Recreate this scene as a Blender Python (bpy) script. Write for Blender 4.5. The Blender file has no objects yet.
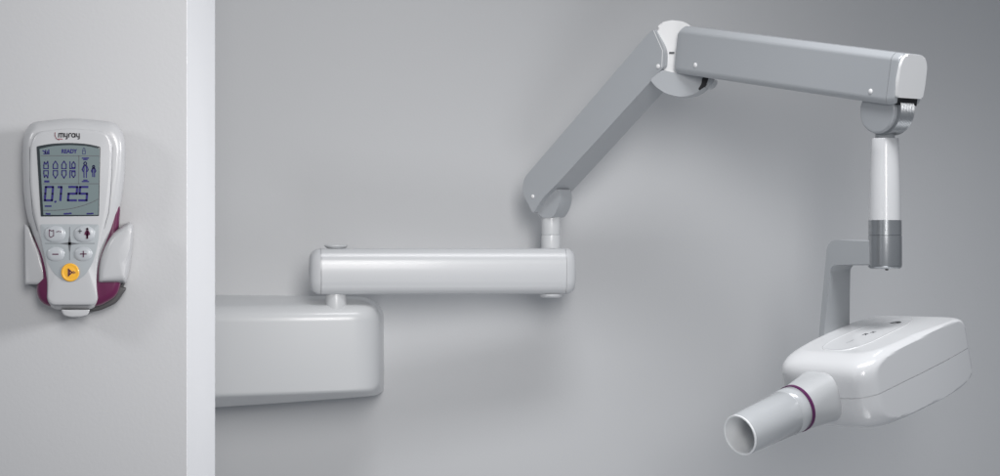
import bpy, bmesh, math, random
from mathutils import Vector, Matrix
R = math.radians
scene = bpy.context.scene
col = scene.collection
F = 2255.0
def P(px, py, Y):
    """point at real depth Y (metres in front of the camera) measured off the picture"""
    return Vector(((px-500)/F*Y, Y, (238-py)/F*Y))

# ------------------------------------------------------------------ materials
def mat(name, color, rough=0.4, coat=0.0, metal=0.0, bump=0.0, bscale=300.0, var=0.0, vscale=6.0, spec=0.5):
    m = bpy.data.materials.new(name); m.use_nodes = True
    nt = m.node_tree; b = nt.nodes['Principled BSDF']
    b.inputs['Roughness'].default_value = rough
    b.inputs['Metallic'].default_value = metal
    b.inputs['Coat Weight'].default_value = coat
    b.inputs['Coat Roughness'].default_value = 0.12
    b.inputs['Specular IOR Level'].default_value = spec
    tc = nt.nodes.new('ShaderNodeTexCoord')
    if var > 0:
        n = nt.nodes.new('ShaderNodeTexNoise'); n.inputs['Scale'].default_value = vscale; n.inputs['Detail'].default_value = 5
        nt.links.new(tc.outputs['Object'], n.inputs['Vector'])
        mx = nt.nodes.new('ShaderNodeMix'); mx.data_type = 'RGBA'
        mx.inputs[6].default_value = (*[c*(1-var) for c in color], 1)
        mx.inputs[7].default_value = (*[min(1, c*(1+var)) for c in color], 1)
        nt.links.new(n.outputs['Fac'], mx.inputs[0]); nt.links.new(mx.outputs[2], b.inputs['Base Color'])
        mr = nt.nodes.new('ShaderNodeMapRange'); mr.inputs[3].default_value = rough*0.9; mr.inputs[4].default_value = min(1, rough*1.12)
        nt.links.new(n.outputs['Fac'], mr.inputs[0]); nt.links.new(mr.outputs[0], b.inputs['Roughness'])
    else:
        b.inputs['Base Color'].default_value = (*color, 1)
    if bump > 0:
        n2 = nt.nodes.new('ShaderNodeTexNoise'); n2.inputs['Scale'].default_value = bscale; n2.inputs['Detail'].default_value = 3
        nt.links.new(tc.outputs['Object'], n2.inputs['Vector'])
        bp = nt.nodes.new('ShaderNodeBump'); bp.inputs['Strength'].default_value = bump; bp.inputs['Distance'].default_value = 0.001
        nt.links.new(n2.outputs['Fac'], bp.inputs['Height']); nt.links.new(bp.outputs['Normal'], b.inputs['Normal'])
    return m
M = dict(
  back   = mat('painted_back_wall', (0.60,0.607,0.618), 0.75, bump=0.15, bscale=260, var=0.02, vscale=2.5),
  part   = mat('painted_partition', (0.465,0.468,0.476), 0.7, bump=0.15, bscale=260, var=0.015, vscale=3),
  strip  = mat('lit_partition_edge', (0.80,0.808,0.825), 0.5, bump=0.1, bscale=200, var=0.015, vscale=5),  # partition's end face, paler colour paints in light from the right
  white  = mat('white_gloss_plastic', (0.70,0.705,0.715), 0.2, coat=0.6, var=0.01, bump=0.03, bscale=900),
  arm1   = mat('pale_gloss_arm', (0.60,0.61,0.625), 0.34, coat=0.2, var=0.01, bump=0.02, bscale=900),
  satin  = mat('white_satin_plastic', (0.63,0.64,0.65), 0.34, coat=0.2, var=0.01, bump=0.03, bscale=900),
  grey   = mat('grey_painted_arm', (0.44,0.458,0.478), 0.33, coat=0.3, var=0.015, bump=0.04, bscale=900),
  yoke   = mat('mid_grey_bracket', (0.36,0.375,0.39), 0.35, coat=0.2, var=0.01, bump=0.03, bscale=900),
  neck   = mat('pale_grey_neck', (0.50,0.51,0.52), 0.3, coat=0.3, var=0.01, bump=0.03, bscale=900),
  casing = mat('white_casing', (0.455,0.46,0.47), 0.32, coat=0.3, var=0.01, bump=0.03, bscale=900),
  bright = mat('bright_white_plastic', (0.88,0.88,0.88), 0.35, coat=0.2),
  collar = mat('brushed_grey_collar', (0.42,0.435,0.45), 0.28, metal=0.75, var=0.03, vscale=20),
  seam   = mat('dark_seam', (0.12,0.125,0.135), 0.6),
  black  = mat('black_rubber', (0.012,0.012,0.015), 0.6),
  purple = mat('purple_plastic', (0.10,0.010,0.052), 0.28, coat=0.3, var=0.03),
  ring   = mat('dark_plum_ring', (0.10,0.012,0.085), 0.35),
  cone   = mat('grey_cone_plastic', (0.50,0.515,0.53), 0.2, coat=0.6, var=0.01),
  conein = mat('cone_rim_plastic', (0.85,0.86,0.87), 0.35, coat=0.2),
  dark   = mat('dark_grey_holder', (0.07,0.068,0.07), 0.45, var=0.05),
  lcd    = mat('lcd_screen', (0.155,0.195,0.20), 0.55, coat=0.0, spec=0.2, var=0.06, vscale=25),
  ink    = mat('lcd_ink', (0.028,0.024,0.14), 0.6, spec=0.2),
  bezel  = mat('dark_bezel', (0.02,0.028,0.033), 0.35),
  keypad = mat('grey_keypad', (0.32,0.345,0.36), 0.45, var=0.01),
  button = mat('grey_button', (0.40,0.42,0.44), 0.36, coat=0.2),
  yellow = mat('yellow_button', (0.80,0.41,0.03), 0.35, coat=0.25),
  icon   = mat('plum_print', (0.08,0.012,0.045), 0.5),
  gprint = mat('grey_print', (0.10,0.105,0.115), 0.5),
  logo   = mat('black_print', (0.02,0.02,0.025), 0.5),
  red    = mat('red_print', (0.25,0.02,0.04), 0.5),
)

# ------------------------------------------------------------------ object helpers
WPOS = {}
def empty(name, loc, label, cat, group=None):
    o = bpy.data.objects.new(name, None); col.objects.link(o); o.location = loc
    o.empty_display_size = 0.05
    o['label'] = label; o['category'] = cat
    if group: o['group'] = group
    WPOS[o.name] = Vector(loc); return o
def link(name, bm, m, parent=None, smooth=True, wn=False, angle=38, fixn=True):
    if fixn: bmesh.ops.recalc_face_normals(bm, faces=bm.faces[:])
    if smooth:
        for f in bm.faces: f.smooth = True
        for e in bm.edges:
            if len(e.link_faces) == 2 and e.calc_face_angle(0) > R(angle): e.smooth = False
    vs = [v.co for v in bm.verts]
    lo = Vector([min(v[i] for v in vs) for i in range(3)]); hi = Vector([max(v[i] for v in vs) for i in range(3)])
    c = (lo+hi)/2
    for v in bm.verts: v.co -= c
    me = bpy.data.meshes.new(name); bm.to_mesh(me); bm.free()
    o = bpy.data.objects.new(name, me); col.objects.link(o)
    me.materials.append(M[m])
    WPOS[o.name] = c
    if parent is not None:
        o.parent = parent; o.location = c - WPOS[parent.name]
    else: o.location = c
    if wn:
        w = o.modifiers.new('wn', 'WEIGHTED_NORMAL'); w.keep_sharp = True; w.weight = 80
    return o
def roundpoly(pts, r, seg=6):
    n = len(pts); out = []
    rs = r if isinstance(r, (list, tuple)) else [r]*n
    for i in range(n):
        a = Vector(pts[i-1]); b = Vector(pts[i]); c = Vector(pts[(i+1) % n]); rr = rs[i]
        u = (a-b); v = (c-b); lu = u.length; lv = v.length; u.normalize(); v.normalize()
        d = min(rr, lu*0.49, lv*0.49)
        if d < 1e-6: out.append(b); continue
        p0 = b+u*d; p2 = b+v*d
        for k in range(seg+1):
            t = k/seg; out.append((1-t)**2*p0 + 2*t*(1-t)*b + t*t*p2)
    return out
def prism_bm(poly, thick, O, U, V, N, bevel=0.0, seg=4):
    bm = bmesh.new(); n = len(poly); O = Vector(O); U = Vector(U); V = Vector(V); N = Vector(N)
    a = [bm.verts.new(O+U*p[0]+V*p[1]+N*(thick/2)) for p in poly]
    b = [bm.verts.new(O+U*p[0]+V*p[1]-N*(thick/2)) for p in poly]
    fa = bm.faces.new(a); fb = bm.faces.new(b[::-1])
    for i in range(n): bm.faces.new((a[i], b[i], b[(i+1) % n], a[(i+1) % n]))
    if bevel > 0:
        es = list(set(list(fa.edges)+list(fb.edges)))
        bmesh.ops.bevel(bm, geom=es, offset=bevel, segments=seg, profile=0.5, affect='EDGES', clamp_overlap=True)
    return bm
def prism(name, poly, thick, O, U, V, N, m, parent, bevel=0.0, seg=4):
    return link(name, prism_bm(poly, thick, O, U, V, N, bevel, seg), m, parent, wn=True)
def revolve_bm(prof, O, axis, seg=64, bm=None, capped=False):
    """prof: (distance along axis, radius)"""
    bm = bm or bmesh.new(); O = Vector(O); ax = Vector(axis).normalized()
    t = Vector((0,0,1)) if abs(ax.z) < 0.9 else Vector((1,0,0))
    e1 = ax.cross(t).normalized(); e2 = ax.cross(e1)
    rings = []
    for d, r in prof:
        if r < 1e-6: rings.append([bm.verts.new(O+ax*d)])
        else: rings.append([bm.verts.new(O+ax*d+(e1*math.cos(2*math.pi*k/seg)+e2*math.sin(2*math.pi*k/seg))*r) for k in range(seg)])
    for A, B in zip(rings, rings[1:]):
        for k in range(seg):
            k2 = (k+1) % seg
            if len(A) == 1 and len(B) == 1: continue
            if len(A) == 1: bm.faces.new((A[0], B[k], B[k2]))
            elif len(B) == 1: bm.faces.new((A[k], B[0], A[k2]))
            else: bm.faces.new((A[k], B[k], B[k2], A[k2]))
    return bm
def revolve(name, prof, O, axis, m, parent, seg=64, angle=38):
    return link(name, revolve_bm(prof, O, axis, seg), m, parent, angle=angle)
def rprof(d0, d1, r0, r1, b=0.002):
    """closed solid of revolution profile with softened rims"""
    s = 1 if d1 > d0 else -1
    out = [(d0, 0), (d0, r0-b)]
    for k in range(1, 5):
        a = k/4*math.pi/2; out.append((d0+s*b*(1-math.cos(a)), r0-b+b*math.sin(a)))
    for k in range(0, 5):
        a = k/4*math.pi/2; out.append((d1-s*b*(1-math.sin(a)), r1-b+b*math.cos(a)))
    out.append((d1, 0)); return out
def loft_bm(rings, cap0=True, cap1=True):
    bm = bmesh.new(); R_ = [[bm.verts.new(p) for p in r] for r in rings]; n = len(R_[0])
    for A, B in zip(R_, R_[1:]):
        for k in range(n): bm.faces.new((A[k], A[(k+1) % n], B[(k+1) % n], B[k]))
    for c, r in ((cap0, R_[0]), (cap1, R_[-1])):
        if c:
            ctr = bm.verts.new(sum((v.co for v in r), Vector())/n)
            for k in range(n): bm.faces.new((r[k], r[(k+1) % n], ctr))
    return bm
def pillow(name, outline, rings, m, parent, ctr=None, angle=50):
    """outline in picture measure; rings = (shrink in mm, depth Y); far-to-near rounded shell"""
    n = len(outline); c = Vector(ctr) if ctr else sum((Vector(p) for p in outline), Vector((0,0)))/n
    rr = []
    for sh, Y in rings:
        ring = []
        for p in outline:
            d = Vector(p)-c; L = d.length; q = c + d*max(0.0, (L-sh)/L)
            ring.append(P(q.x, q.y, Y))
        rr.append(ring)
    return link(name, loft_bm(rr), m, parent, angle=angle)
def dome(y0, y1, r, k=6, base=0.0):
    """rings going from back y0, curving in over r mm to the front y1"""
    out = [(base, y0)]
    ys = y1 + min(abs(y0-y1)*0.98, r*0.001*0.9)
    for i in range(k+1):
        a = i/k*math.pi/2
        out.append((base + r*(1-math.cos(a)), ys+(y1-ys)*math.sin(a)))
    return out
def ribbon_bm(lines, Pf, w, thick=0.00025, bm=None, closed=False):
    """flat printed strokes; Pf maps 2-D to world, w in 2-D units"""
    bm = bm or bmesh.new()
    for L in lines:
        L = [Vector(p) for p in L]; n = len(L)
        for i in range(n-1):
            a, b = L[i], L[i+1]; d = (b-a)
            if d.length < 1e-9: continue
            d.normalize(); q = Vector((-d.y, d.x))*w/2; e = d*w*0.32
            pts = [a-e+q, b+e+q, b+e-q, a-e-q]
            bm.faces.new([bm.verts.new(Pf(p)) for p in pts])
    return bm

# ------------------------------------------------------------------ setting
def box_bm(x0, x1, y0, y1, z0, z1):
    bm = bmesh.new(); bmesh.ops.create_cube(bm, size=1)
    for v in bm.verts: v.co = Vector(((x0+x1)/2+v.co.x*(x1-x0), (y0+y1)/2+v.co.y*(y1-y0), (z0+z1)/2+v.co.z*(z1-z0)))
    return bm
YB = 4.13
w = link('back_wall', box_bm(-2.2, 3.2, YB, YB+0.1, -1.3, 1.6), 'back', smooth=False); w['kind'] = 'structure'
XE = -0.3123
w = link('partition_wall', box_bm(-2.2, XE-0.0004, 2.25, 2.471, -1.3, 1.6), 'part', smooth=False); w['kind'] = 'structure'
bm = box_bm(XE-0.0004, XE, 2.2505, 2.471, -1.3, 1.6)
link('lit_end_face', bm, 'strip', w, smooth=False)  # thin skin on the wall end, carries the painted-in brightness

# ------------------------------------------------------------------ x-ray unit
ZU = Vector((0,0,1))
unit = empty('dental_xray_unit', (-0.43, YB, -0.2), 'white wall mounted dental x-ray unit with folding grey arms and a tube head', 'x-ray unit')

# wall box : profile in the Y-Z plane swept along X, closing in at both ends
def wall_box():
    rings = []
    x0, x1 = -0.66, -0.2125
    N = 60
    xs = []
    for i in range(N+1):
        t = i/N; xs.append(x0+(x1-x0)*(0.5-0.5*math.cos(math.pi*t)))
    for x in xs:
        t = (x-x0)/(x1-x0)
        # end rounding
        def rnd(r):
            d = min(x-x0, x1-x)
            return 0.0 if d >= r else r-math.sqrt(max(0, r*r-(r-d)**2))
        e = rnd(0.040); e2 = rnd(0.016)
        bulge = 0.028*(1-((t-0.45)/0.58)**2)
        yf = 3.935-bulge + e
        zt_b = -0.102 - 0.004*t - rnd(0.05)*0.8; zt_f = -0.1260 + 0.004*t - e2
        zb_f = -0.281 + 0.014*t + e2; zb_b = -0.315 + 0.030*t + e2*0.5
        poly = [(YB+0.0, zt_b-0.001), (yf+0.085, zt_b-0.004), (yf+0.014, zt_f+0.006), (yf-0.002, zt_f-0.012), (yf+0.004, zb_f), (yf+0.10, zb_b+0.003), (YB+0.0, zb_b)]
        pl = roundpoly(poly, [0.0, 0.05, 0.012, 0.010, 0.008, 0.03, 0.0], seg=6)
        # drop zero radius duplicates keeps count constant
        rings.append([Vector((x, p.x, p.y)) for p in pl])
    return loft_bm(rings)
link('wall_box', wall_box(), 'satin', unit, angle=60)

# arm 1 : horizontal, slightly nearer on the left
A1 = Vector((-0.287, 3.95, -0.0585)); B1 = Vector((0.0905, 4.0, -0.0585))
U1 = (B1-A1); U1.z = 0; len1 = U1.length; U1.normalize(); N1 = U1.cross(ZU)   # toward camera
prof1 = [(-0.034, 0.040), (len1+0.030, 0.0405), (len1+0.0395, 0.030), (len1+0.041, -0.010), (len1+0.033, -0.039),
         (-0.026, -0.0405), (-0.040, -0.030), (-0.047, -0.008), (-0.044, 0.024)]
def arm1_bm(s0, s1, extra=0.0, b=0.014):
    # clip by range : body and caps as separate solids
    pts = [p for p in roundpoly(prof1, 0.012, 5)]
    out = []
    n = len(pts)
    for i in range(n):
        a, c = pts[i], pts[(i+1) % n]
        def ins(p): return s0 <= p.x <= s1
        if ins(a): out.append((a.x, a.y))
        for sc in (s0, s1):
            if (a.x-sc)*(c.x-sc) < 0:
                t = (sc-a.x)/(c.x-a.x); out.append((sc, a.y+(c.y-a.y)*t))
        # order of two cuts on one long edge
        if (a.x-s0)*(c.x-s0) < 0 and (a.x-s1)*(c.x-s1) < 0:
            q = out[-2:]; q.sort(key=lambda p: abs(p[0]-a.x)); out[-2:] = q
    return out
def sweep_arm(name, length_pts, W, H, O, U, V, N, m, parent, br=0.014, sq=0.0, bulge=None, ch=(.74, .115, .88, .09), bul=0):
    wt, ct, wb, cb = ch
    """length_pts: (s, top, bottom, half width) stations, rounded cross-section lofted between them"""
    rings = []
    for s, zt, zb, hw, r in length_pts:
        poly = [(-hw*wt, zt), (hw*wt, zt), (hw, zt-(zt-zb)*ct), (hw, zb+(zt-zb)*cb), (hw*wb, zb), (-hw*wb, zb), (-hw, zb+(zt-zb)*cb), (-hw, zt-(zt-zb)*ct)]
        if bul: poly = [(x*(1-bul*(abs(z-(zt+zb)/2)/((zt-zb)/2))**2) if abs(abs(x)-hw) < 1e-6 else x, z) for x, z in poly]; poly.insert(8, (-hw, (zt+zb)/2)); poly.insert(3, (hw, (zt+zb)/2))
        pl = roundpoly(poly, [r if (not bul or abs(p[1]-(zt+zb)/2) > .001) else .019 for p in poly], 5)
        rings.append([O+U*(s+(bulge(s, p.y) if bulge else 0))+V*p.y+N*p.x for p in pl])
    return link(name, loft_bm(rings), m, parent, angle=32, wn=True)
def end_stations(s0, s1, zt, zb, hw, r, depth, k=6, shrink=0.35):
    """cap rounding off toward s1"""
    out = [(s0, zt, zb, hw, r)]
    sgn = 1 if s1 > s0 else -1
    H = zt-zb
    for i in range(0, k+1):
        a = i/k*math.pi/2
        f = 1-math.cos(a)
        s = s1 - sgn*depth*(1-math.sin(a))
        out.append((s, zt-H*0.5*shrink*f, zb+H*0.5*shrink*f, hw*(1-shrink*f), r*(1-0.3*f)))
    return out
arm1 = sweep_arm('horizontal_arm', [(-0.0285, .0402, -.0402, .034, .012), (len1+0.0225, .0402, -.0402, .034, .012)], .07, .08, A1, U1, ZU, N1, 'arm1', unit, ch=(.62,.20,.72,.18), bul=.12)
sweep_arm('end_cap', end_stations(-0.0290, -0.047, .0402, -.0402, .034, .012, .020, shrink=.46), 0, 0, A1, U1, ZU, N1, 'arm1', arm1, ch=(.62,.20,.72,.18), bul=.12)
sweep_arm('end_cap', end_stations(len1+0.0230, len1+0.041, .0402, -.0402, .034, .012, .017, shrink=.40), 0, 0, A1, U1, ZU, N1, 'arm1', arm1, ch=(.62,.20,.72,.18), bul=.12)
revolve('pivot_cap', [(0,0),(0,.012),(.0015,.0165),(.005,.0205),(.0065,.0205),(.0075,.018),(.0078,0)], A1+Vector((0,0,.0395)), ZU, 'satin', arm1)
revolve('pivot_cap', [(0,0),(0,.0205),(.0045,.0195),(.0068,.0165),(.0062,.0130),(.0074,.012),(.0076,0)], B1+Vector((0,-.006,-.0400)), -ZU, 'arm1', arm1)
revolve('pivot_post', rprof(0, .034, .0195, .0175, .002), A1+Vector((0,-.004,-.072)), ZU, 'satin', unit)

# lower swivel post of arm 2
revolve('swivel_post', rprof(0, .024, .0172, .0172, .0008), B1+Vector((0,0,.0398)), ZU, 'satin', unit)
sp = revolve('swivel_sleeve', rprof(0, .034, .0168, .0168, .0008), B1+Vector((0,0,.0642)), ZU, 'satin', unit)
# ---- arm 2 : rises to the right and toward the camera
th2 = R(38); U2 = Vector((math.cos(th2), -math.sin(th2), 0)); N2 = Vector((-math.sin(th2), -math.cos(th2), 0))
O2 = Vector((B1.x, B1.y, 0))
prof2 = [(-.036, .106), (-.0405, .082), (-.016, .043), (.006, .071), (.033, .0915), (.262, .2895), (.2635, .318), (.2447, .3535), (.232, .3495)]
arm2 = prism('lower_spring_arm', roundpoly(prof2, [.010,.016,.004,.008,.014,.003,.03,.004,.01], 6), .064, O2, U2, ZU, N2, 'grey', unit, bevel=.011, seg=5)
# upper end cap seam (a thin collar proud of the shell)
prism('end_seam', roundpoly([(.2405,.3515),(.2585,.317),(.2570,.2885),(.2582,.2885),(.2598,.317),(.2417,.3520)], .001, 3), .0645, O2, U2, ZU, N2, 'bright', arm2, bevel=.0112, seg=5)
# knuckle below
prism('lower_knuckle', roundpoly([(-.019,.0475),(.003,.078),(.031,.088),(.0335,.066),(.026,.0475),(.0165,.036),(-.0125,.036)], [.003,.004,.006,.012,.01,.004,.006], 5), .036, O2, U2, ZU, N2, 'grey', unit, bevel=.010, seg=4)
def screw(O, N, r, parent):
    revolve('screw_cap', [(0,0),(0,r),(.0008,r*.95),(.0018,r*.6),(.002,0)], O, N, 'bright', parent, seg=24)
screw(O2+U2*(-.0165)+ZU*.0735+N2*.0318, N2, .0035, arm2)
screw(O2+U2*(.2500)+ZU*.2905+N2*.0318, N2, .0040, arm2)

# ---- arm 3 : comes toward the camera to the right, sloping down
th3 = R(49); U3h = Vector((math.cos(th3), -math.sin(th3), 0)); N3 = Vector((-math.sin(th3), -math.cos(th3), 0))
E3 = Vector((.630, 3.462, .2415)); L3h = .454; S3 = Vector((E3.x-U3h.x*L3h, E3.y-U3h.y*L3h, .315))
U3 = (E3-S3); L3 = U3.length; U3.normalize(); V3 = (N3.cross(U3)).normalized()
if V3.z < 0: V3 = -V3
hw3 = .033; zt3, zb3 = .0405, -.0405
st = [(-0.013, zt3-.003, zb3+.001, hw3*.95, .004), (-.010, zt3-.0005, zb3, hw3, .004), (0.0, zt3, zb3, hw3, .004), (0.02, zt3, zb3, hw3, .004), (L3-.016, zt3, zb3, hw3, .004)]
arm3 = sweep_arm('upper_spring_arm', st, 0, 0, S3, U3, V3, N3, 'grey', unit, bulge=lambda s, v: -0.0085*(1-(v/.041)**2)*max(0, 1-(s+.013)/.033))
cap3 = sweep_arm('end_cap', [(L3-.0152, zt3, zb3, hw3, .004), (L3-.004, zt3, zb3+.003, hw3, .004), (L3-.001, zt3-.0015, zb3+.005, hw3*.96, .004)], 0, 0, S3, U3, V3, N3, 'grey', arm3)
# white insert plate on the end, curved outline
plate = roundpoly([(-.0215, .0400), (.0215, .0400), (.0315, .0255), (.0325, -.006), (.0300, -.0270), (-.0300, -.0270), (-.0325, -.006), (-.0315, .0255)], [.012,.012,.014,.02,.003,.003,.02,.014], 6)
# V and N span the end; thickness along the arm
o = prism('cover_plate', plate, .007, S3+U3*(L3+.0005), N3, V3, U3, 'bright', arm3, bevel=.003, seg=3)
# dark notch under the plate
prism('notch', [(-.0235,-.0385),(.0235,-.0385),(.0235,-.0272),(-.0235,-.0272)], .006, S3+U3*(L3-.0035), N3, V3, U3, 'black', arm3)
screw(S3+U3*(L3-.048)+V3*(-.0235)+N3*(hw3-.0004), N3, .0042, arm3)
screw(S3+U3*(.032)+V3*(-.022)+N3*(hw3-.0004), N3, .0042, arm3)

# ---- elbow between arm 2 and arm 3
EL = Vector((.305, 3.815, 0))
thE = R(14); UE = Vector((math.cos(thE), -math.sin(thE), 0)); NE = Vector((-math.sin(thE), -math.cos(thE), 0))
def el(px, py, Y=3.79):
    p = P(px, py, Y); d = p-EL; return (d.dot(UE), p.z)
core = [el(657,27), el(660.5,21.0), el(672,18.5), el(684,20.0), el(692,24), el(686,70), el(683,80), el(667,80)]
elbow = prism('elbow_joint', roundpoly(core, .004, 4), .050, EL+Vector((0,.027,0)), UE, ZU, NE, 'bright', unit, bevel=.007, seg=4)
kn = [el(649,79), el(662,69), el(672,72), el(700,74), el(712,78), el(706,88), el(695,94.5), el(681,97), el(665,93), el(655,86)]
prism('knuckle_housing', roundpoly(kn, [.002,.004,.01,.004,.004,.02,.02,.02,.02,.01], 5), .048, EL+Vector((0,.010,0)), UE, ZU, NE, 'grey', elbow, bevel=.007, seg=4)
prism('rubber_bumper', roundpoly([el(704,77), el(710.5,77.5), el(707.5,86), el(701,90.5), el(699.5,89.2), el(703,84)], .003, 4), .052, EL+Vector((0,.010,0)), UE, ZU, NE, 'black', elbow, bevel=.001, seg=2)
prism('stop_tab', roundpoly([el(708,76), el(716.5,79), el(713,86.5), el(706,88.5)], .005, 4),   .044, EL+Vector((0,.012,0)), UE, ZU, NE, 'grey', elbow, bevel=.004, seg=3)
prism('joint_slot', [el(670,50.6), el(675.5,50.6), el(675.5,52.6), el(670,52.6)], .002, EL+Vector((0,.027,0))+NE*.0249, UE, ZU, NE, 'gprint', elbow)

# ---- wrist drum under the end of arm 3, post, collar
PX = Vector((.5976, 3.50, 0))
dr = PX+ZU*.196
N3b = N3
wrist = link('wrist_knuckle', revolve_bm(rprof(-.0225, .0225, .0350, .0350, .004), dr+U3h*.002, N3b, 96), 'grey', unit)
# ribbed centre wheel
prof = [(-.0165, 0)]
prof = [(-.0160,0),(-.0160,.0385)]
for k in range(9):
    d = -.0150+k*.0037; prof += [(d,.0387),(d+.0010,.0377),(d+.0020,.0387)]
prof += [(.0160,.0385),(.0160,0)]
revolve('ribbed_wheel', prof, dr+U3h*.0065+ZU*.002, N3b, 'collar', wrist, seg=96, angle=25)
revolve('wrist_neck', [(0,0),(0,.0155),(.012,.0150),(.020,.018),(.030,.022),(.035,0)], PX+ZU*.149, ZU, 'grey', unit)
post = revolve('handle_post', [(0,0),(0,.0205),(.0015,.0213),(.02,.0218),(.05,.0232),(.09,.0243),(.1268,.0248),(.1268,0)], PX+ZU*.1545, -ZU, 'white', unit)
revolve('swivel_collar', [(0,0),(0,.0256),(.0225,.0258),(.0228,.0250),(.0238,.0250),(.0241,.0260),(.069,.0262),(.0725,.0255),(.0745,.0235),(.0752,.020),(.0752,0)], PX+ZU*.0275, -ZU, 'collar', unit)
revolve('collar_screw', rprof(0, .003, .0028, .0024, .0006), PX+Vector((.001,-.010,-.0472)), -ZU, 'dark', post, seg=20)

# ---- tube head frame
a_ = Vector((.73, .64, .262)).normalized()             # axis, toward the back
w_ = a_.cross(ZU).normalized()                          # toward the right side
u_ = w_.cross(a_).normalized()
# yoke : L profile in the (w, z) plane, deeper toward its foot
ah = Vector((a_.x, a_.y, 0)).normalized()
yk = [(.004, -.003), (-.0865, -.003), (-.0985, -.014), (-.1080, -.20), (-.0980, -.20), (-.0895, -.050), (-.083, -.0425), (.004, -.0425)]
bm = prism_bm(roundpoly(yk, [0,.012,.016,.004,.004,.012,.012,0], 6), .046, PX, w_, ZU, ah, bevel=.004, seg=4)
for v in bm.verts:
    t = min(1, max(0, (-.03-v.co.z)/.14)); d = (v.co-PX).dot(ah)
    v.co += ah*(d*0.45*t) - ah*0.003*t
yoke = link('yoke', bm, 'yoke', unit, wn=True)

HC = PX + Vector((0, 0, -.206)) - w_*.015 + u_*.002 - a_*.003
HW, HL, HH = .095, .139, .0590
def head_bm():
    bm = bmesh.new(); N = 56
    def axis_vals(extra=()):
        v = [math.tan((i/N*2-1)*math.pi/4) for i in range(N+1)]
        v += list(extra); return sorted(set(round(x, 5) for x in v))
    zv = [x for x in axis_vals() if abs(x) > .035] + [-.030, -.0125, -.0115, .0115, .0125, .030]
    zv = sorted(zv); xv = axis_vals(); yv = axis_vals()
    def sq(p, n=4.6):
        s = (abs(p[0])**n+abs(p[1])**n+abs(p[2])**n)**(1/n)
        return [c/s for c in p]
    cache = {}
    def vert(x, y, z):
        k = (x, y, z)
        if k in cache: return cache[k]
        X, Y, Z = sq((x, y, z), 5.2 if y < 0 else 5.0+3.0*min(1, y))
        groove = abs(z) < .012
        # back flare / taper, front narrowing
        tx = 1 - 0.10*max(0, Y)**2 - 0.05*max(0, -Y)**1.6
        tz = 1 - 0.17*max(0, Y)**1.7 - 0.08*max(0, -Y)**2
        px, py, pz = X*HW*tx*1.06, Y*HL, Z*HH*tz*1.06
        # moulded flats on the flanks and the top
        lim = HW*(0.965 - 0.10*max(0, Y)**2)
        px = max(-lim, min(lim, px))
        limz = HH*(0.985-0.16*max(0, Y)**1.7)
        pz = max(-limz, min(limz, pz))
        if groove:
            m_ = Vector((px, py)); l = m_.length
            nx = Vector((px/HW**2*abs(px/HW)**2, py/HL**2*abs(py/HL)**2)); nx.normalize()
            px -= nx.x*.0012; py -= nx.y*.0012
        v = bm.verts.new(HC + w_*px + a_*py + u_*pz)
        cache[k] = v; return v
    for i in range(len(xv)-1):
        for j in range(len(yv)-1):
            for z in (-1.0, 1.0):
                bm.faces.new([vert(xv[i],yv[j],z), vert(xv[i+1],yv[j],z), vert(xv[i+1],yv[j+1],z), vert(xv[i],yv[j+1],z)])
    zv2 = [-1.0]+[z for z in zv if abs(z) < .999]+[1.0]
    for i in range(len(xv)-1):
        for j in range(len(zv2)-1):
            for y in (-1.0, 1.0):
                bm.faces.new([vert(xv[i],y,zv2[j]), vert(xv[i+1],y,zv2[j]), vert(xv[i+1],y,zv2[j+1]), vert(xv[i],y,zv2[j+1])])
    for i in range(len(yv)-1):
        for j in range(len(zv2)-1):
            for x in (-1.0, 1.0):
                bm.faces.new([vert(x,yv[i],zv2[j]), vert(x,yv[i+1],zv2[j]), vert(x,yv[i+1],zv2[j+1]), vert(x,yv[i],zv2[j+1])])
    return bm
head = link('tube_head', head_bm(), 'white', unit, angle=30)
# neck
def ring_at(y, rx, rz, n, cz=0.0, N=72):
    out = []
    for k in range(N):
        t = 2*math.pi*k/N; c, s = math.cos(t), math.sin(t)
        X = math.copysign(abs(c)**(2/n), c)*rx; Z = math.copysign(abs(s)**(2/n), s)*rz
        out.append(HC + w_*X + a_*y + u_*(Z+cz))
    return out
yR = -.193
neck = [ring_at(yR, .0345, .0345, 2), ring_at(yR+.001, .0357, .0357, 2), ring_at(yR+.02, .0375, .0367, 2.4), ring_at(yR+.05, .0405, .0385, 3.0), ring_at(yR+.085, .0445, .0415, 3.4)]
link('neck', loft_bm(neck), 'neck', head)
revolve('accent_ring', [(-.001,0),(-.001,.0345),(-.0004,.0364),(.0050,.0366),(.0056,.0345),(.0056,0)], HC+a_*(yR+.0002), -a_, 'ring', head)
# open cone : outer wall, rim, inner wall
cone = revolve_bm([(0,.0315),(.0,.0345),(.001,.0356),(.020,.0352),(.0205,.0345),(.0218,.0345),(.0223,.0348),(.122,.0310),(.1227,.0308)], HC+a_*(yR-.0048), -a_, 72)
co = link('beam_cone', cone, 'cone', head, angle=30, fixn=False)
rim = revolve_bm([(.1225,.0309),(.1245,.0310),(.1252,.0304),(.1252,.0288),(.1245,.0282),(.010,.0300),(.009,0)], HC+a_*(yR-.0048), -a_, 72)
link('cone_liner', rim, 'conein', co, angle=30)

# top panel and its print
def HT(x, y, z=0.0):
    return HC + w_*x + a_*y + u_*(HH*(0.985-0.16*max(0, y/HL)**1.7)+z)
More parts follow.
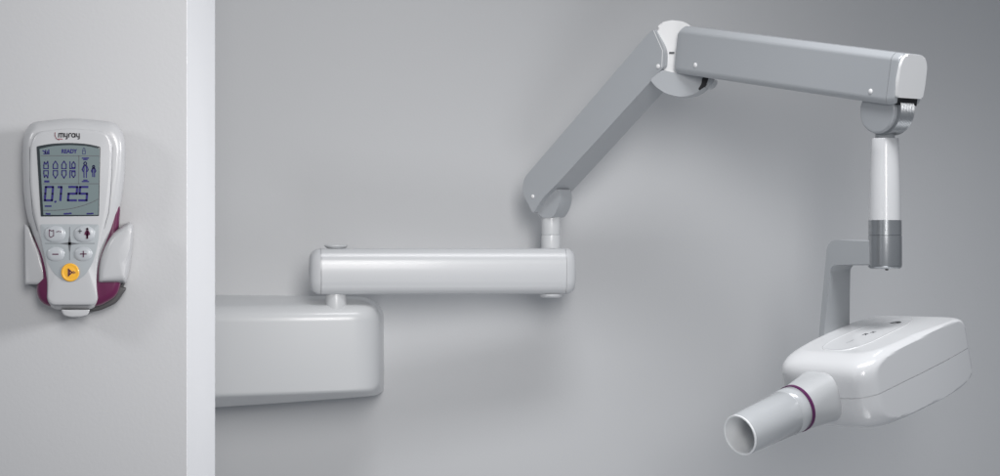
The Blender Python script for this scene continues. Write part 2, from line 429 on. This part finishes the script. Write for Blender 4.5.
# oval moulded panel laid on the flat of the top
def top_panel():
    out = []
    for k in range(64):
        t = 2*math.pi*k/64; c, s = math.cos(t), math.sin(t)
        y = math.copysign(abs(s)**.8, s)*.096; x = math.copysign(abs(c)**.8, c)*.038*(1-0.25*s)
        out.append((x-.004, y+.006))
    rings = []
    for f, z in ((1.0,-.001),(1.0,.0006),(.985,.0009),(.97,.0009),(.955,.0006),(.9,.0005),(.6,.0005),(.3,.0005)):
        rings.append([HT(x*f, .006+(y-.006)*f, z) for x, y in out])
    return loft_bm(rings)
link('top_panel', top_panel(), 'white', head, angle=80)
def HP(p): return HT(p.x, p.y, .0008)
def arc(cx, cy, rx, ry, a0, a1, n=10):
    return [(cx+rx*math.cos(R(a0+(a1-a0)*k/n)), cy+ry*math.sin(R(a0+(a1-a0)*k/n))) for k in range(n+1)]
# the swirl emblem and the small lettering, read along the axis
bm = ribbon_bm([arc(-.004,.070,.0085,.006,-150,120,12), arc(-.004,.070,.005,.0032,-40,200,10)], HP, .0026)
link('emblem_print', bm, 'logo', head, smooth=False)
L = [[(-.0075+p,-.008+q),(-.0075+r,-.008+t)] for p,q,r,t in ((0,0,0,.007),(0,.007,.0055,.0065),(.0035,.0035,0,.0035),(.0035,.0035,.0065,0),(.005,.013,.011,.019),(.005,.019,.011,.013))]
link('lettering_print', ribbon_bm(L, HP, .0019), 'gprint', head, smooth=False)
L = [[(-.006,-.034-.004*k),(-.003,-.0355-.004*k)] for k in range(5)]
link('small_print', ribbon_bm(L, HP, .0008), 'gprint', head, smooth=False)

# ------------------------------------------------------------------ hand-held control and wall holder
YW = 2.25
holder = empty('wall_holder', P(75, 290, YW), 'white clip holder with dark cup on the partition wall, gripping the hand control', 'holder')
ctrl = empty('hand_control', P(75, 305, 2.235), 'white and purple hand control with grey screen, keypad and yellow button, in its wall holder', 'remote control')

bo = roundpoly([(46,215),(108,215),(124,245),(127,283),(114,301),(96,307),(60,307),(52,303),(48,290)], 10, 5)
pillow('back_plate', bo, [(2, YW+.001)]+dome(YW-.001, YW-.012, 3), 'dark', holder)
# bottom cup
cup = roundpoly([(62,304),(122,286),(127,288),(117,303),(98,311.5),(64,311.5)], [3,1,2,6,6,3], 5)
pillow('cup', cup, [(1, YW-.004)]+dome(YW-.005, 2.226, 3), 'dark', holder)
tab = roundpoly([(61,309.5),(90,309.5),(88,315),(80,317.3),(70,317.3),(63,315)], [1,1,4,5,5,4], 5)
pillow('front_lip', tab, [(0.6, YW-.005)]+dome(2.24, 2.206, 2.2), 'casing', holder)
lw = roundpoly([(24.5,223),(28.5,226),(34,240),(40,253),(44.5,268),(46.5,281),(44,284.5),(25,284.5)], [3,3,8,8,8,3,2,2], 5)
pillow('grip_wing', lw, [(0.5, YW-.002)]+dome(2.238, 2.215, 4), 'casing', holder, ctr=(33,265))
rw = roundpoly([(125,223.5),(130.5,221.5),(133.5,225),(133,245),(129.5,270),(126,283),(97.5,283.5),(97,274),(98.2,260),(102.8,247),(111.5,233)], [4,3,3,12,10,3,2,4,8,8,8], 5)
rings = [(0.2, YW-.002), (0, 2.232), (0, 2.222), (1.0, 2.214), (2.5, 2.209), (5, 2.206), (9, 2.2055)]
pillow('grip_wing', rw, rings, 'casing', holder, ctr=(117,262))

# purple grip body
gb = roundpoly([(27,200),(117,200),(120.5,207),(118,240),(121,285),(116,297),(99,306.5),(47,306.5),(39,300),(36.5,292),(36.8,285),(42,282),(40.5,262),(34,240),(28,215)], [2,2,10,10,10,8,6,5,6,4,1,3,10,12,12], 6)
grip = pillow('grip_body', gb, [(2, 2.2375)]+dome(2.232, 2.2125, 8), 'purple', ctrl, ctr=(75,245))
# white back shell (upper)
sh = roundpoly([(30,122.5),(72,117.5),(117,122.5),(125.5,138),(125.5,170),(121,205),(113,232),(100,262),(97,285),(99,303),(92,309.5),(54,309.5),(46,303),(46.5,285),(43,262),(31,232),(24.5,205),(22.5,170),(23,136)], [10,30,14,14,25,20,25,20,8,6,5,5,6,8,20,25,25,25,14], 6)
def mixy(o): return o
shell = pillow('shell', sh, [(3, 2.2365), (0.5, 2.230), (0, 2.224), (0.4, 2.2185), (2.0, 2.2135), (5, 2.2095), (9, 2.2075), (14, 2.2070)], 'casing', ctrl, ctr=(73,205))
# raised front face
fc = roundpoly([(36,132),(72,127.5),(108,132),(112.5,146),(111.5,180),(108.5,212),(100,245),(96,275),(97.5,300),(93,305),(52,305),(47.5,300),(48,275),(42,245),(33,212),(29.5,180),(30,146)], [9,30,9,9,25,25,25,20,6,5,5,6,20,25,25,25,9], 6)
face = pillow('front_face', fc, [(0, 2.2125), (0, 2.2065), (0.5, 2.2058), (1.4, 2.2053), (4, 2.2050)], 'casing', ctrl, ctr=(72,205))
YF = 2.2046
def flat(name, outline, y0, y1, m, parent, b=0.25):
    c = sum((Vector(p) for p in outline), Vector((0,0)))/len(outline)
    return pillow(name, outline, [(0, y0), (0, y1+.0001), (b, y1)], m, parent, angle=30)
bz = roundpoly([(36.5,146.5),(50,143.8),(69,142.8),(88,144),(100.5,147),(99,216),(40.8,216.5)], [1,8,8,8,1,1,1], 5)
scr = flat('screen', bz, 2.2052, YF, 'bezel', ctrl)
lc = roundpoly([(39.5,149),(51,146.3),(69,145),(88,146.2),(99.5,149),(98.2,215),(43.3,215)], [.6,8,8,8,.6,.6,.6], 5)
lcd = flat('display', lc, YF+.0001, YF-.0003, 'lcd', scr, b=.1)
YD = YF-.00045
def D(p): return P(p.x, p.y, YD)
ink = []
thin = []
thin += [[(41,155.8),(99,156)], [(79,156),(78.6,183.8)], [(43,183.8),(98.6,183.8)]]
thin += [[(43.5+t*55, 210.5-11.5*t**2.6) for t in [k/14 for k in range(15)]]]
def seg7(x, y, w, h, segs, sl=0.08):
    S = dict(a=[(0,0),(w,0)], b=[(w,0),(w,h/2)], c=[(w,h/2),(w,h)], d=[(0,h),(w,h)], e=[(0,h/2),(0,h)], f=[(0,0),(0,h/2)], g=[(0,h/2),(w,h/2)])
    return [[(x+px+(h-py)*sl, y+py) for px, py in S[c]] for c in segs]
digits = seg7(44.8,187,7.2,13.4,'abcdef') + seg7(52.4,187,8,13.4,'bc') + [[(58.4,187.2),(61.5,187.0)]] + seg7(68,187,8.2,13.4,'abged') + seg7(79,187,7.6,13.4,'afgcd') + [[(55.3,201.5),(55.5,201.9)]]
link('digits', ribbon_bm(digits, D, 2.2), 'ink', lcd, smooth=False)
# tooth icons, two rows
ic = []
for k, x in enumerate((46, 55.4, 64, 72.6)):
    w = 4.4 if k < 3 else 3.2
    for sgn, yb in ((1, 168.6), (-1, 170.8)):
        if k == 0:
            ic.append([(x-w/2,yb),(x-w/2,yb-sgn*2.6),(x-w/2+.6,yb-sgn*6.6),(x,yb-sgn*4.2),(x+w/2-.4,yb-sgn*7.2),(x+w/2,yb-sgn*2.6),(x+w/2,yb),(x-w/2,yb)])
        elif k < 3:
            ic.append([(x-w/2,yb),(x-w/2,yb-sgn*4),(x,yb-sgn*7.4),(x+w/2,yb-sgn*4),(x+w/2,yb),(x-w/2,yb)])
        else:
            ic.append([(x-2.6,yb),(x-2.6,yb-sgn*7)]); ic.append([(x+1-w/2,yb-sgn*1),(x+1-w/2,yb-sgn*4.5),(x+1,yb-sgn*6.8),(x+1+w/2,yb-sgn*4.5),(x+1+w/2,yb-sgn*1),(x+1-w/2,yb-sgn*1)])
            ic.append([(x-2.6,yb),(x+2.6,yb)])
ic += [[(44.6,181),(49,181)], [(44.6,182),(49,182)]]
# patient figures
for cx, s in ((85.2, 1.0), (93.6, .72)):
    y0 = 162.6 if s == 1 else 166
    ic.append(arc(cx, y0+1*s, 1.4*s, 1.6*s, 0, 360, 8))
    ic.append([(cx-1.6*s,y0+3.4*s),(cx-3*s,y0+7*s),(cx-2*s,y0+9*s)]); ic.append([(cx+1.6*s,y0+3.4*s),(cx+3*s,y0+7*s),(cx+2*s,y0+9*s)])
    ic.append([(cx-1.2*s,y0+4*s),(cx-1.2*s,y0+15*s)]); ic.append([(cx+1.2*s,y0+4*s),(cx+1.2*s,y0+15*s)]); ic.append([(cx-1.6*s,y0+3.4*s),(cx+1.6*s,y0+3.4*s)])
link('icons', ribbon_bm(ic, D, 1.05), 'ink', lcd, smooth=False)
bars = [[(82.2,158.2),(88.6,158.2)],[(83.6,159.6),(87.2,159.6)],[(82.2,181.6),(88.6,181.6)],[(83.6,180.2),(87.2,180.2)],
        [(42.8,150.6),(45.6,152.6)],[(45.6,150.2),(45.6,153.6)],[(47.4,151.4),(47.4,153.6)],[(48.8,149.8),(48.8,153.6)],[(43.8,153.8),(49.2,153.8)]]
link('arrow_icon', ribbon_bm(bars[:2], D, 1.2), 'ink', lcd, smooth=False); link('arrow_icon', ribbon_bm(bars[2:4], D, 1.2), 'ink', lcd, smooth=False)
link('signal_icon', ribbon_bm(bars[4:], D, 1.15), 'ink', lcd, smooth=False)
small = [[(45.2,206.2),(46.6,206.2)],[(47.4,206.2),(48.8,206.2)],[(49.6,206.2),(51,206.2)],[(46,213.6),(47.2,213.9)],[(48,213.9),(50,213.9)],
         [(64.2,213.8),(66,213.8)],[(66.8,213.6),(68.6,213.8)],[(69.4,213.4),(71.2,213.4)],[(87,213.7),(88.6,213.7)],[(89.2,213.7),(91,213.7)],[(91.6,213.5),(93,213.5)]]
link('small_text', ribbon_bm(small, D, 1.5), 'ink', lcd, smooth=False)
link('rule_lines', ribbon_bm(thin, D, .7), 'gprint', lcd, smooth=False)
lock = [[(82.6,150.8),(82.6,154),(85.4,154),(85.4,150.8),(82.6,150.8)], arc(84,150.4,1.1,2.4,180,360,6)]
link('lock_icon', ribbon_bm(lock, D, .5), 'ink', lcd, smooth=False)
def text_obj(name, body, px, py, h, Y, m, parent, bold=.0, width=None, shear=0.0):
    cu = bpy.data.curves.new(name, 'FONT'); cu.body = body; cu.size = 1; cu.offset = bold; cu.shear = shear; cu.extrude = 0
    to = bpy.data.objects.new(name, cu); col.objects.link(to)
    dg = bpy.context.evaluated_depsgraph_get(); dg.update()
    me = bpy.data.meshes.new_from_object(to.evaluated_get(dg))
    bpy.data.objects.remove(to)
    bm = bmesh.new(); bm.from_mesh(me); bpy.data.meshes.remove(me)
    xs = [v.co.x for v in bm.verts]; ys = [v.co.y for v in bm.verts]
    sx = (width/(max(xs)-min(xs))); sy = h/(max(ys)-min(ys)); x0 = min(xs); y0 = min(ys)
    for v in bm.verts: v.co = P(px+(v.co.x-x0)*sx, py-(v.co.y-y0)*sy, Y)
    return link(name, bm, m, parent, smooth=False, fixn=False)
text_obj('ready_text', 'READY', 61.6, 153.4, 4.2, YD, 'ink', lcd, bold=.045, width=15.6)

# logo word built from strokes
lg = []
x = 58.6; yb, yt = 137.0, 133.2
def LL(pts): lg.append(pts)
LL([(58.6,137.2),(58.9,133.6),(61.0,133.4),(61.0,137.2)]); LL([(61.0,133.4),(63.2,133.5),(63.4,137.2)])
LL([(64.6,133.4),(64.6,135.8),(65.4,136.8),(67.0,136.8)]); LL([(67.2,133.4),(67.2,138.6),(65.8,139.0)])
LL([(68.8,137.2),(68.8,134.4),(69.6,133.5),(71.0,133.5)])
LL(arc(73.4,135.4,1.7,1.8,0,360,10)); LL([(75.1,133.6),(75.1,137.2)])
LL([(76.6,133.6),(76.6,135.8),(77.4,136.9),(79.0,136.9)]); LL([(79.3,133.6),(79.3,138.6),(78.0,139.1)])
def FP(p): return P(p.x, p.y, YF)
link('brand_lettering', ribbon_bm(lg, FP, 1.0), 'logo', face, smooth=False)
link('brand_arc', ribbon_bm([arc(60,134.5,5.2,5.6,100,200,10), [(58.4,139.0),(62.5,139.2)]], FP, .65), 'red', face, smooth=False)
for gl in ([(112.4,147),(111.8,170),(110.6,195),(108.6,213),(104,229)], [(29.6,147),(30.0,180),(32.6,213),(37.5,231)]):
    link('groove_line', ribbon_bm([gl], lambda p: P(p.x, p.y, 2.2063), .5), 'gprint', face, smooth=False)

kp = roundpoly([(40.4,224.2),(99,224.2),(98.8,240),(93.5,262),(84,277),(70,283.5),(56.5,277),(46.5,262),(41,240)], [2,2,8,10,10,9,10,10,8], 6)
pad = flat('keypad', kp, 2.2052, YF, 'keypad', ctrl, b=.4)
star = []
def spk(cx, cy, dx, dy, w):
    n = Vector((-dy, dx)).normalized()*w
    return [Vector((cx,cy))+n, Vector((cx+dx,cy+dy)), Vector((cx,cy))-n]
bm = bmesh.new()
for dx, dy in ((25,0),(-25,0),(0,-17.5),(0,19)):
    bm.faces.new([bm.verts.new(P(p.x,p.y,YF-.0002)) for p in spk(69.6,243.6,dx*.4,dy*.55,1.5)])
ribbon_bm([[(45,243.4),(94.5,243.4)],[(69.6,227),(69.6,260)]], lambda p: P(p.x,p.y,YF-.00012), .5, bm=bm)
link('star_mark', bm, 'gprint', pad, smooth=False, fixn=False)
def ell(cx, cy, rx, ry, n=40, e=2.3):
    out = []
    for k in range(n):
        t = 2*math.pi*k/n; c, s = math.cos(t), math.sin(t)
        out.append((cx+math.copysign(abs(c)**(2/e), c)*rx, cy+math.copysign(abs(s)**(2/e), s)*ry))
    return out
for cx, cy, rx, ry in ((54.8,234,10.6,8.2),(84.4,234,10.6,8.2),(55.6,254,9,7.2),(83.2,254,9,7.2)):
    b = pillow('button', ell(cx,cy,rx,ry), [(0, 2.2052), (0, YF-.0002), (.8, YF-.0008), (2.2, YF-.0013), (4, YF-.0016), (6, YF-.0017)], 'button', ctrl)
    Yb = YF-.0021
    f = lambda p: P(p.x, p.y, Yb)
    if (cx, cy) == (54.8, 234):
        link('tooth_symbol', ribbon_bm([[(49.2,229.6),(49.2,236),(50.6,237.4),(53.6,235.8),(53.6,230.2),(51.6,231.0),(49.2,229.6)]], f, .75), 'icon', b, smooth=False)
        link('dash_symbol', ribbon_bm([[(56.4,231.8),(59.2,231.2)],[(60.2,231.8),(61.2,231.5)]], f, .7), 'icon', b, smooth=False)
    elif (cx, cy) == (84.4, 234):
        bm = ribbon_bm([arc(87.2,229,.6,.6,0,360,8), [(87.2,231),(87.2,238.2)],[(85.6,232),(84.9,234.5)],[(88.8,232),(89.5,234.5)]], f, 1.2)
        ribbon_bm([[(87.2,231.2),(87.2,234.6)]], f, 3.0, bm=bm); ribbon_bm([[(87.2,234.6),(87.2,238.2)]], f, 1.9, bm=bm)
        link('person_symbol', bm, 'purple', b, smooth=False)
        link('plus_symbol', ribbon_bm([[(78.4,231.2),(81.6,231.2)],[(80,229.4),(80,233)]], f, 1.0), 'gprint', b, smooth=False)
    elif (cx, cy) == (55.6, 254):
        link('minus_symbol', ribbon_bm([[(52.6,254.2),(58.0,254.2)]], f, 1.1), 'icon', b, smooth=False)
    else:
        link('plus_symbol', ribbon_bm([[(80.4,254),(86.2,254)],[(83.3,251.2),(83.3,256.9)]], f, 1.1), 'icon', b, smooth=False)
yb_ = pillow('trigger_button', ell(70.2,272.4,9.2,9.2,e=2), [(0, 2.2052), (0, YF-.0006), (.5, YF-.0013), (1.2, YF-.0015), (1.9, YF-.0012), (4, YF-.0014), (7, YF-.0016)], 'yellow', ctrl)
f = lambda p: P(p.x, p.y, YF-.0019)
bm = ribbon_bm([[(68.4,268.8),(68.4,276)],[(68.8,269.6),(72.2,272.4),(68.8,275.2)],[(69.6,270.8),(69.6,274)]], f, 1.1)
ribbon_bm([[(73.4,271.2),(73.4,273.6)],[(75,271.9),(75,273)]], f, .8, bm=bm)
link('exposure_symbol', bm, 'icon', yb_, smooth=False)

# ------------------------------------------------------------------ camera
cam = bpy.data.cameras.new('camera'); co_ = bpy.data.objects.new('camera', cam); col.objects.link(co_)
co_.location = (0,0,0); co_.rotation_euler = (R(90),0,0)
cam.sensor_width = 36; cam.lens = 36*F/1000; cam.clip_end = 50; cam.clip_start = 0.05
scene.camera = co_

# ------------------------------------------------------------------ studio lamps and added fills
def area(name, loc, target, sx, sy, power, color, spread=180):
    l = bpy.data.lights.new(name, 'AREA'); l.shape = 'RECTANGLE'; l.size = sx; l.size_y = sy
    l.energy = power; l.color = color; l.spread = R(spread)
    o = bpy.data.objects.new(name, l); col.objects.link(o); o.location = loc
    d = Vector(target)-Vector(loc); o.rotation_euler = d.to_track_quat('-Z', 'Y').to_euler()
    return o
area('key_softbox', (0.34, 0.25, 0.88), (-0.40, 4.1, 0.10), 0.85, 1.6, 4.9, (1.0,0.98,0.965), 40)
area('partition_softbox', (-1.75, 1.05, 0.70), (-0.50, 2.25, -0.20), 0.35, 0.35, 1.5, (1.0,0.99,1.0), 90)
area('edge_fill', (1.9, 1.3, 0.5), (-0.312, 2.36, 0.0), 0.5, 0.5, 1.6, (0.99,0.985,1.0), 30)  # added narrow fill, only brightens the partition's end face
area('top_softbox', (0.50, 2.85, 1.5), (0.50, 3.40, 0.0), 1.3, 0.4, 5.2, (0.98,0.985,1.0), 60)
area('low_bounce_fill', (0.35, 2.1, -1.4), (0.2, 3.8, 0.2), 1.0, 0.7, 0.8, (0.97,0.98,1.0), 60)  # added fill from below, stands in for floor bounce on undersides
wd = bpy.data.worlds.new('World'); scene.world = wd; wd.use_nodes = True
bg = wd.node_tree.nodes['Background']; bg.inputs['Color'].default_value = (0.80,0.86,0.95,1); bg.inputs['Strength'].default_value = 0.25

scene.view_settings.view_transform = 'Standard'; scene.view_settings.look = 'None'
scene.view_settings.exposure = 0; scene.view_settings.gamma = 1
scene.render.engine = 'CYCLES'
